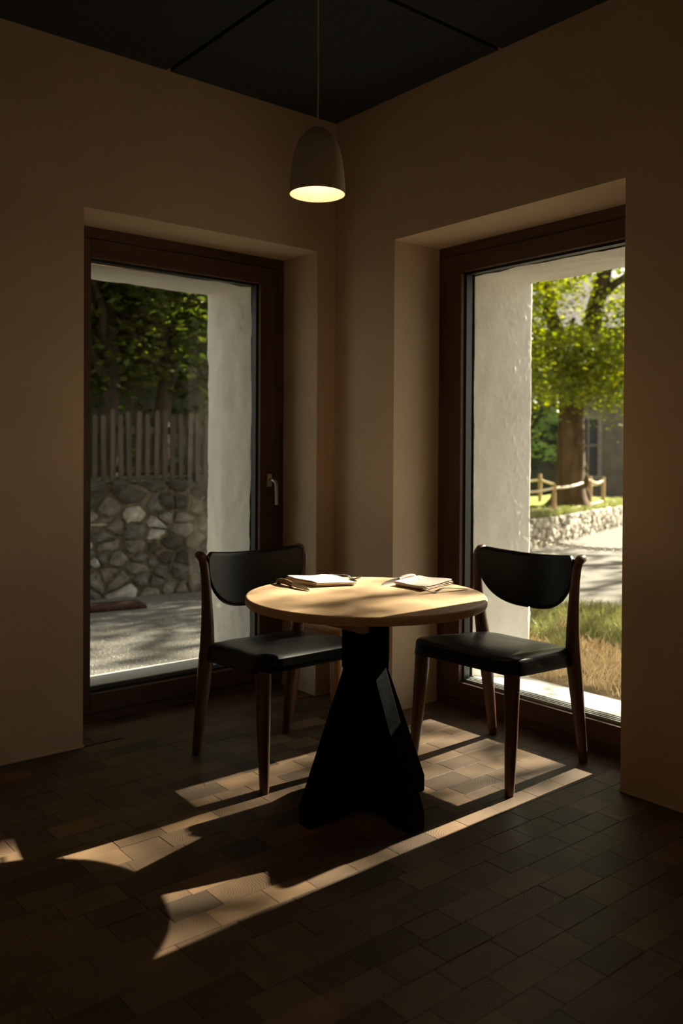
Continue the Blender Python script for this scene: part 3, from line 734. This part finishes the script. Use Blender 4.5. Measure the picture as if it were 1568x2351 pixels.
def rubble_wall(name, label, A, B, h, thick, n, seed, gap, depth, asp=1.4, htop=None, pale=False):
    A, B = Vector((*A, 0)), Vector((*B, 0)); L = (B-A).length; ang = math.atan2(B.y-A.y, B.x-A.x)
    W = thing(name, label, 'wall', (A.x, A.y, GZ-.02), ang)
    hb = htop if htop is not None else h
    MB().prism([(0, 0), (L, 0), (L, hb-.04), (0, h-.04)], 'y', .004, thick).obj('mortar_core', MORTAR, W)
    rg = random.Random(seed+1)
    for poly in cells(L, h, n, seed, asp):
        poly = [(x, z*(1+(hb/h-1)*x/L)) for x, z in poly]
        mb, cx, cz = stone_mesh(poly, rg, gap, depth*rg.uniform(.6, 1.3))
        dark = cz > h*.80
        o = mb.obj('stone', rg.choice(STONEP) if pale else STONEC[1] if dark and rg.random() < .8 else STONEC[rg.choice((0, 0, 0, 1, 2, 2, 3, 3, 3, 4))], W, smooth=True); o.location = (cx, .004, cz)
    return W
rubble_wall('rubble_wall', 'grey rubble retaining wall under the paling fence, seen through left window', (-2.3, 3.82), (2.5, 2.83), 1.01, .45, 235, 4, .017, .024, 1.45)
rubble_wall('rubble_wall', 'low sunlit rubble wall edging the tree mound, seen through right window', (4.6, 2.92), (12.6, 5.59), .43, .4, 190, 14, .008, .035, 1.7, .33, True)

# paling fence on the left wall
fa = math.atan2(2.83-3.82, 4.8); FN = thing('paling_fence', 'weathered grey paling fence on top of the rubble wall', 'fence', (-2.3, 3.82+.12, .99), fa)
L = math.hypot(4.8, .99); rg = random.Random(8); xx = .03
rail_z = (.12, .46)
while xx < L:
    wv = rg.uniform(.034, .042); hh = rg.uniform(.585, .645); lean = rg.uniform(-.012, .012)
    mb = MB().prism([(xx-wv/2, .012), (xx+wv/2, .012), (xx+wv/2+lean, hh-.02), (xx+lean, hh), (xx-wv/2+lean, hh-.02)], 'y', -.011, .011)
    mb.obj('paling', GREYWOOD, FN); xx += rg.uniform(.068, .080)
for z in rail_z: MB().box(0, L, .012, .05, z-.03, z+.03).obj('fence_rail', GREYWOOD, FN)
for q in (.4, 1.9, 3.4, 4.75): MB().box(q-.04, q+.04, .05, .12, .0, .55).obj('fence_post', GREYWOOD, FN)
mb = MB().prism([(-2.4, 3.97), (2.6, 2.94), (4.5, 12), (-4.5, 12)], 'z', .3, .985); structure(mb.obj('ground_terrace', MOSS), 'earth terrace retained by the rubble wall', 'ground')
# red-brown plank lying at the wall foot
o = MB().box(-.55, .42, -.13, .13, 0, .035).obj('plank', RUST, None, bevel=.01, loc=(-.12, 2.86, GZ)); o.rotation_euler = (0, 0, math.radians(-9)); tag(o, 'dark red-brown plank lying at the foot of the rubble wall', 'plank')

# ------------------------------------------------------------------ trees
def leaves(name, centres, per, spread, size, material, parent, seed, flat=.6, clump_drop=.0):
    rg = random.Random(seed); vs, fs, rn = [], [], []
    for c in centres:
        tone = rg.random()
        for _ in range(per):
            p = Vector(c)+Vector((rg.gauss(0, spread), rg.gauss(0, spread), rg.gauss(0, spread*flat)))
            a = rg.uniform(0, 6.283); nrm = Vector((rg.gauss(0, .55), rg.gauss(0, .55), 1)).normalized(); d = Vector((math.cos(a), math.sin(a), rg.uniform(-.7, .1)))
            d = (d-nrm*d.dot(nrm)).normalized(); s_ = nrm.cross(d); z = size*rg.uniform(.6, 1.3); k_ = len(vs)
            vs += [p, p+d*z*.45+s_*z*.36-nrm*z*.06, p+d*z, p+d*z*.45-s_*z*.36-nrm*z*.06]; fs += [(k_, k_+1, k_+2), (k_, k_+2, k_+3)]
            r = min(1, max(0, tone*.5+rg.random()*.5)); rn += [r, r]
    me = D.meshes.new(name); me.from_pydata([tuple(v) for v in vs], [], fs); setattr_const(me, None, rn)
    o = link(name, me, material, parent); stuff(o); return o
def limb(p0, p1, r0, r1, n, wob, rg):
    P, R = [], []
    p0, p1 = Vector(p0), Vector(p1)
    for i in range(n+1):
        f = i/n; j = Vector((rg.uniform(-1, 1), rg.uniform(-1, 1), 0))*wob*(1 if 0 < i < n else 0); P.append(p0.lerp(p1, f)+j); R.append(r0+(r1-r0)*f)
    return P, R
def ellipsoid_pts(c, rad, n, rg, shell=.5, cond=None):
    out = []
    while len(out) < n:
        v = Vector((rg.uniform(-1, 1), rg.uniform(-1, 1), rg.uniform(-1, 1)))
        if not shell < v.length < 1: continue
        p = Vector((c[0]+v.x*rad[0], c[1]+v.y*rad[1], c[2]+v.z*rad[2]))
        if cond is None or cond(p): out.append(p)
    return out
# the big broadleaf tree seen through the right window
TB = Vector((8.95, 4.94, .40))
BT = thing('broadleaf_tree', 'big sunlit broadleaf tree with thick trunk inside the rope fence', 'tree', TB)
rg = random.Random(12)
ang0 = [rg.uniform(0, 6.28) for _ in range(4)]
mb = MB(); nr = 20; rings = []
for z, r in ((-.05, .40), (.03, .33), (.12, .275), (.3, .245), (.7, .225), (1.2, .21), (1.6, .20), (2.0, .205)):
    for j in range(nr):
        t = 2*math.pi*j/nr; rr_ = r*(1+.07*noise.noise(Vector((math.cos(t)*1.5, math.sin(t)*1.5, z*2)))+(.25*max(0, math.cos(2.5*t+1))*max(0, .3-z)/.3))
        mb.v.append((rr_*math.cos(t)+.01*z, rr_*math.sin(t), z))
for i in range(7):
    for j in range(nr): mb.f.append((i*nr+j, i*nr+(j+1) % nr, (i+1)*nr+(j+1) % nr, (i+1)*nr+j))
mb.obj('trunk', BARK, BT, smooth=True)
for (q, sc) in (((.165, -.16, .42), .085), ((.17, -.15, .62), .06), ((.16, -.17, .16), .10), ((-.10, -.2, 1.05), .05)):
    m2 = MB(); m2.lathe([(.001, -1), (.6, -.8), (.95, -.3), (1, .1), (.8, .6), (.45, .9), (.001, 1)], 10)
    o = m2.obj('trunk_burr', BARK, BT, smooth=True); o.location = q; o.scale = (sc, sc, sc*1.6)
for p0, p1, r0, r1 in (((.02, 0, 1.9), (-.25, .25, 3.4), .16, .10), ((.02, 0, 1.85), (.30, -.34, 3.5), .17, .13), ((.30, -.34, 3.45), (.55, -.3, 5.2), .13, .07), ((-.25, .25, 3.4), (-.9, .9, 5.2), .10, .05), ((0, 0, 1.9), (.9, .6, 3.2), .08, .04), ((.3, -.34, 3.4), (1.3, -1.6, 4.6), .07, .03), ((-.2, .2, 3.2), (-1.5, -.2, 4.2), .06, .03)):
    P, R = limb(p0, p1, r0, r1, 6, .05, rg); MB().tube(P, R, 12).obj('branch', BARKD, BT, smooth=True)
def okleaf(p):
    # keep the trunk and its fork visible from the yard side as in the photograph
    d = p-Vector((0, 0, 0))
    u_ = p.x*Rv.x+p.y*Rv.y; f_ = -(p.x*Fv.x+p.y*Fv.y)
    if f_ > -.2 and 2.5 < p.z < 4.6 and abs(u_-(.02+.2*(p.z-2.2))) < .30 and rg.random() < .85: return False
    return p.z > (3.0 if p.y < -.4 and p.x > -1.5 else 1.25)+.25*math.sin(p.x*2.1+p.y*1.3)
cen = ellipsoid_pts((0, 0, 3.7), (3.4, 3.4, 2.4), 300, rg, .25, okleaf)
for _ in range(34):
    v = Vector((-Fv.x, -Fv.y, 0))*rg.uniform(.35, 1.2)+Rv*rg.uniform(-.75, .6); cen.append(Vector((v.x, v.y, rg.uniform(1.75, 2.7))))
# low hanging sprays either side of the trunk
for s, cnt in ((1, 26), (-1, 26)):
    for _ in range(cnt):
        v = Rv*s*rg.uniform(.28, 1.6)+Vector((Fv.x, Fv.y, 0))*rg.uniform(-1.6, .4)
        cen.append(Vector((v.x, v.y, rg.uniform(1.35, 3.6)+.25*abs(s-1)*.5)))
o = leaves('foliage', cen, 115, .26, .088, LEAFY, BT, 31); 
# lawn mound the tree stands on
mm = MB(); A = Vector((4.6, 2.92)); Bv = Vector((12.6, 5.59)); dv = (Bv-A).normalized(); nv = Vector((-dv.y, dv.x)); nu, nvv = 34, 12
for j in range(nvv+1):
    for i in range(nu+1):
        q = A+dv*((Bv-A).length*i/nu)+nv*(.10+3.3*j/nvv); f = i/nu; f2 = j/nvv
        zt = .42*(1-f)+.32*f; z = zt+.06*math.sin(min(1, f2*2.2)*1.57)+.02*noise.noise(Vector((q.x, q.y, 0))); z *= (1 if f2 < .6 else 1-(f2-.6)/.4*.9)
        mm.v.append((q.x, q.y, z+GZ-.02))
for j in range(nvv):
    for i in range(nu): k_ = j*(nu+1)+i; mm.f.append((k_, k_+1, k_+nu+2, k_+nu+1))
structure(mm.obj('ground_mound', LAWN, smooth=True), 'sunny lawn mound around the big tree', 'lawn')
gp = []
for _ in range(9000):
    q = A+dv*rg.uniform(0, (Bv-A).length)+nv*(.03+abs(rg.gauss(0, .5))); f = (q-A).dot(dv)/(Bv-A).length; gp.append((q.x, q.y, GZ-.02+.42*(1-f)+.32*f))
tag(blades('lawn_grass', gp, .03, .09, .012, GRASSG, 3, None, .9), 'bright lawn grass overhanging the low sunlit rubble wall', 'grass')

# rope fence round the tree
stakes = [(1240, 1140, 1088, 15.2), (1272, 1172, 1112, 12.5), (1355, 1163, 1094, 14.4), (1385, 1158, 1095, 15.0), (1180, 1178, 1120, 12.0), (1170, 1140, 1090, 15.2)]
labels = ['wooden stake behind and left of the big trunk', 'nearest wooden stake, standing left of the trunk base', 'wooden stake right of the trunk, first of the right pair', 'rightmost wooden stake of the rope fence', 'wooden stake hidden behind the white jamb, front side', 'wooden stake hidden behind the white jamb, back side']
tops = []
for (u, vb, vt, t), lb in zip(stakes, labels):
    a = px(u, vb, t); c = px(u, vt, t); a.z -= .12
    o = MB().tube([(0, 0, 0), (0, 0, c.z-a.z-.01), (0, 0, c.z-a.z)], [.035, .032, .024], 12).obj('rope_stake', ROPEWOOD, None, smooth=True, loc=(c.x, c.y, a.z)); tag(o, lb, 'stake', 'stakes of the rope fence'); tops.append(Vector((c.x, c.y, c.z)))
def rope(i, j, dz, sag, lb):
    a, c = tops[i]-Vector((0, 0, dz)), tops[j]-Vector((0, 0, dz)); P = [a.lerp(c, f/12)-Vector((0, 0, sag*4*(f/12)*(1-f/12))) for f in range(13)]
    tag(MB().tube(P, .019, 8).obj('rope', ROPE, None, smooth=True), lb, 'rope', 'ropes of the tree fence')
rope(4, 1, .05, .03, 'upper pale rope running to the nearest stake from the left'); rope(1, 2, .05, .035, 'upper pale rope sagging in front of the trunk')
rope(2, 3, .05, .055, 'upper pale rope sagging between the right pair of stakes'); rope(5, 0, .10, .02, 'pale rope at the back, left of the trunk'); rope(0, 3, .10, .10, 'pale rope at the back, right of the trunk')
rope(4, 1, .36, .0, 'lower pale rope left of the nearest stake'); rope(1, 3, .42, .0, 'lower pale rope rising to the rightmost stake')

# hanging chain close by, between two low posts outside the frame of the right window
cp = [px(1110, 1196, 6.8), px(1720, 1195, 6.8)]
for q, lb in zip(cp, ('low iron post holding the chain, behind the white jamb', 'low iron post holding the chain, right of the view')):
    o = MB().lathe([(.001, q.z-GZ+.06), (.03, q.z-GZ+.05), (.04, q.z-GZ), (.03, q.z-GZ-.03), (.03, .05), (.06, .02), (.06, 0)], 16).obj('chain_post', CHAINM, None, smooth=True, loc=(q.x, q.y, GZ)); tag(o, lb, 'post', 'posts of the chain')
CH = thing('hanging_chain', 'grey link chain hanging across the yard outside the right window', 'chain', cp[0])
lm = MB(); ring = []
for i in range(8):
    t = 2*math.pi*i/8; ring.append((.030*math.cos(t), .014*math.sin(t), 0))
lm.tube(ring+[ring[0]], .0042, 3, cap=False); lme = lm.mesh('chain_link')
sag = px(1415, 1262, 6.8).z; n = 64
def chp(f): q = cp[0].lerp(cp[1], f); q.z = cp[0].z-(cp[0].z-sag)*4*f*(1-f); return q
for i in range(n):
    f = (i+.5)/n; q = chp(f); d = (chp(min(1, f+.01))-chp(max(0, f-.01))).normalized()
    o = link('chain_link', lme, CHAINM, CH); rot = d.to_track_quat('X', 'Z').to_matrix() @ Matrix.Rotation(math.pi/2*(i % 2)+.5, 3, 'X'); o.matrix_local = Matrix.Translation(q-cp[0]) @ rot.to_4x4()

# trees whose crowns filter the sun and darken the left yard
def shade_tree(label, base, h0, crown, n, per, seed, lm_, size=.13, trunk=.2, spread=.3):
    T_ = thing('broadleaf_tree', label, 'tree', base); rg = random.Random(seed)
    P, R = limb((0, 0, -.05), (.1, .1, h0+crown[2]*.4), trunk, trunk*.45, 6, .05, rg); MB().tube(P, R, 12).obj('trunk', BARKD, T_, smooth=True)
    for _ in range(7):
        a = rg.uniform(0, 6.28); z = h0+rg.uniform(-.2, .8); P, R = limb((.05, .05, z), (crown[0]*.7*math.cos(a), crown[1]*.7*math.sin(a), z+crown[2]*rg.uniform(.3, .9)), trunk*.4, trunk*.1, 5, .08, rg); MB().tube(P, R, 8).obj('branch', BARKD, T_, smooth=True)
    leaves('foliage', ellipsoid_pts((0, 0, h0+crown[2]), crown, n, rg, .3), per, spread, size, lm_, T_, seed+1)
    return T_
shade_tree('tree outside to the right whose crown dapples the sunlight', (12.0, -2.0, GZ), 4.4, (2.8, 2.6, 2.8), 110, 34, 41, LEAFM, .15, .22, .34)
shade_tree('broad tree far to the right whose crown dapples the yard', (16.0, 1.5, GZ), 5.0, (3.2, 3.2, 3.0), 130, 40, 45, LEAFM, .16, .24, .36)
# dark trees behind the paling fence
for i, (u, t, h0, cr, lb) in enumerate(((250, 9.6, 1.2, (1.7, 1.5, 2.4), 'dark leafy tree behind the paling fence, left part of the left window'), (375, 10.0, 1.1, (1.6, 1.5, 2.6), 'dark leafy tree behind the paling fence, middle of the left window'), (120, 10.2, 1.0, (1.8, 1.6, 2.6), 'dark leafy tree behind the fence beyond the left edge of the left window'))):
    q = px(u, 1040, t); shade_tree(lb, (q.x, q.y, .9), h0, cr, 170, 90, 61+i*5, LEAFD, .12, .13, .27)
# dark hedge mass added behind them to keep the gaps dark
def hedge(name, label, A, B, z0, h, thick, material, seed, cnt, size):
    A, B = Vector((*A, 0)), Vector((*B, 0)); L = (B-A).length; a = math.atan2(B.y-A.y, B.x-A.x); Hh = thing(name, label, 'hedge', (A.x, A.y, z0), a)
    nx, nz = int(L*5), int(h*5); vs, fs = [], []
    for s in (0, 1):
        for j in range(nz+1):
            for i in range(nx+1):
                x = L*i/nx; z = h*j/nz; vs.append((x, (-1 if s == 0 else 1)*thick*.42*(1-.5*(j/nz)**4)+.12*noise.noise(Vector((x*1.4, z*1.4, s*7+seed))), z+.10*noise.noise(Vector((x*2, s, seed)))*(j/nz)))
    S_ = (nx+1)*(nz+1)
    for s in (0, 1):
        for j in range(nz):
            for i in range(nx): k_ = s*S_+j*(nx+1)+i; fs.append((k_, k_+1, k_+nx+2, k_+nx+1))
    for i in range(nx): k_ = nz*(nx+1)+i; fs.append((k_, k_+1, k_+1+S_, k_+S_))
    mb = MB(); mb.add(vs, fs); me = mb.mesh('hedge_core'); setattr_const(me, None, [.0]*len(me.polygons)); link('hedge_core', me, LEAFD, Hh)
    rg = random.Random(seed); c = [Vector((rg.uniform(0, L), rg.choice((-1, 1, -1))*thick*.45, rg.uniform(.05, h))) for _ in range(cnt)]
    leaves('foliage', c, 22, .16, size, material, Hh, seed+3)
    return Hh
hedge('tall_hedge', 'tall dark hedge added to keep the view behind the fence trees dark', (-3.5, 8.6), (4.1, 5.9), .9, 6.0, 1.0, LEAFD, 5, 420, .14)
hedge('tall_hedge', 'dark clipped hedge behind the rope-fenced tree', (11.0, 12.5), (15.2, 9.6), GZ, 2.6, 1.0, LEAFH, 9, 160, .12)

# ------------------------------------------------------------------ houses far behind
def house(name, label, loc, rz, w_, d_, h_, wallm, wins, roof_h=2.2):
    Hs = thing(name, label, 'house', loc, rz)
    MB().box(-w_/2, w_/2, 0, d_, 0, h_).obj('house_wall', wallm, Hs)
    MB().prism([(-.4, h_-.05), (d_+.4, h_-.05), (d_/2, h_+roof_h)], 'x', -w_/2-.4, w_/2+.4).obj('roof', ROOFM, Hs)
    for (x, z, ww, hh) in wins:
        f_ = MB()
        f_.box(x-ww/2-.12, x-ww/2, -.06, .03, z-.12, z+hh+.12).box(x+ww/2, x+ww/2+.12, -.06, .03, z-.12, z+hh+.12).box(x-ww/2, x+ww/2, -.06, .03, z+hh, z+hh+.12).box(x-ww/2, x+ww/2, -.08, .03, z-.12, z)
        f_.box(x-.025, x+.025, -.03, .02, z, z+hh).box(x-ww/2, x+ww/2, -.03, .02, z+hh*.52, z+hh*.52+.05)
        o = f_.obj('window_frame', HOUSEP if wallm is HOUSEP else HOUSET, Hs); MB().box(x-ww/2, x+ww/2, -.015, .0, z, z+hh).obj('window_pane', WINDARK, o)
    return Hs
hp = px(1392, 1040, 26)
house('stone_house', 'shaded stone house with dark windows far behind the big tree', (hp.x, hp.y, GZ), math.radians(-39), 12, 7, 5.0, HOUSEW, [(-.55, .55, .55, 1.7), (1.6, .9, .9, 1.3), (-2.6, .9, .9, 1.3), (-.5, 3.1, .8, 1.2), (1.6, 3.1, .8, 1.2), (4, .9, .9, 1.3), (4, 3.1, .9, 1.2)])
hp = px(520, 1040, 30)
house('pale_house', 'pale rendered house glimpsed past the dark trees in the left window', (hp.x, hp.y, GZ), math.radians(-20), 9, 7, 6.0, HOUSEP, [(-2, 1, .9, 1.3), (0, 1, .9, 1.3), (2, 1, .9, 1.3), (-2, 3.6, .9, 1.3), (0, 3.6, .9, 1.3), (2, 3.6, .9, 1.3)])
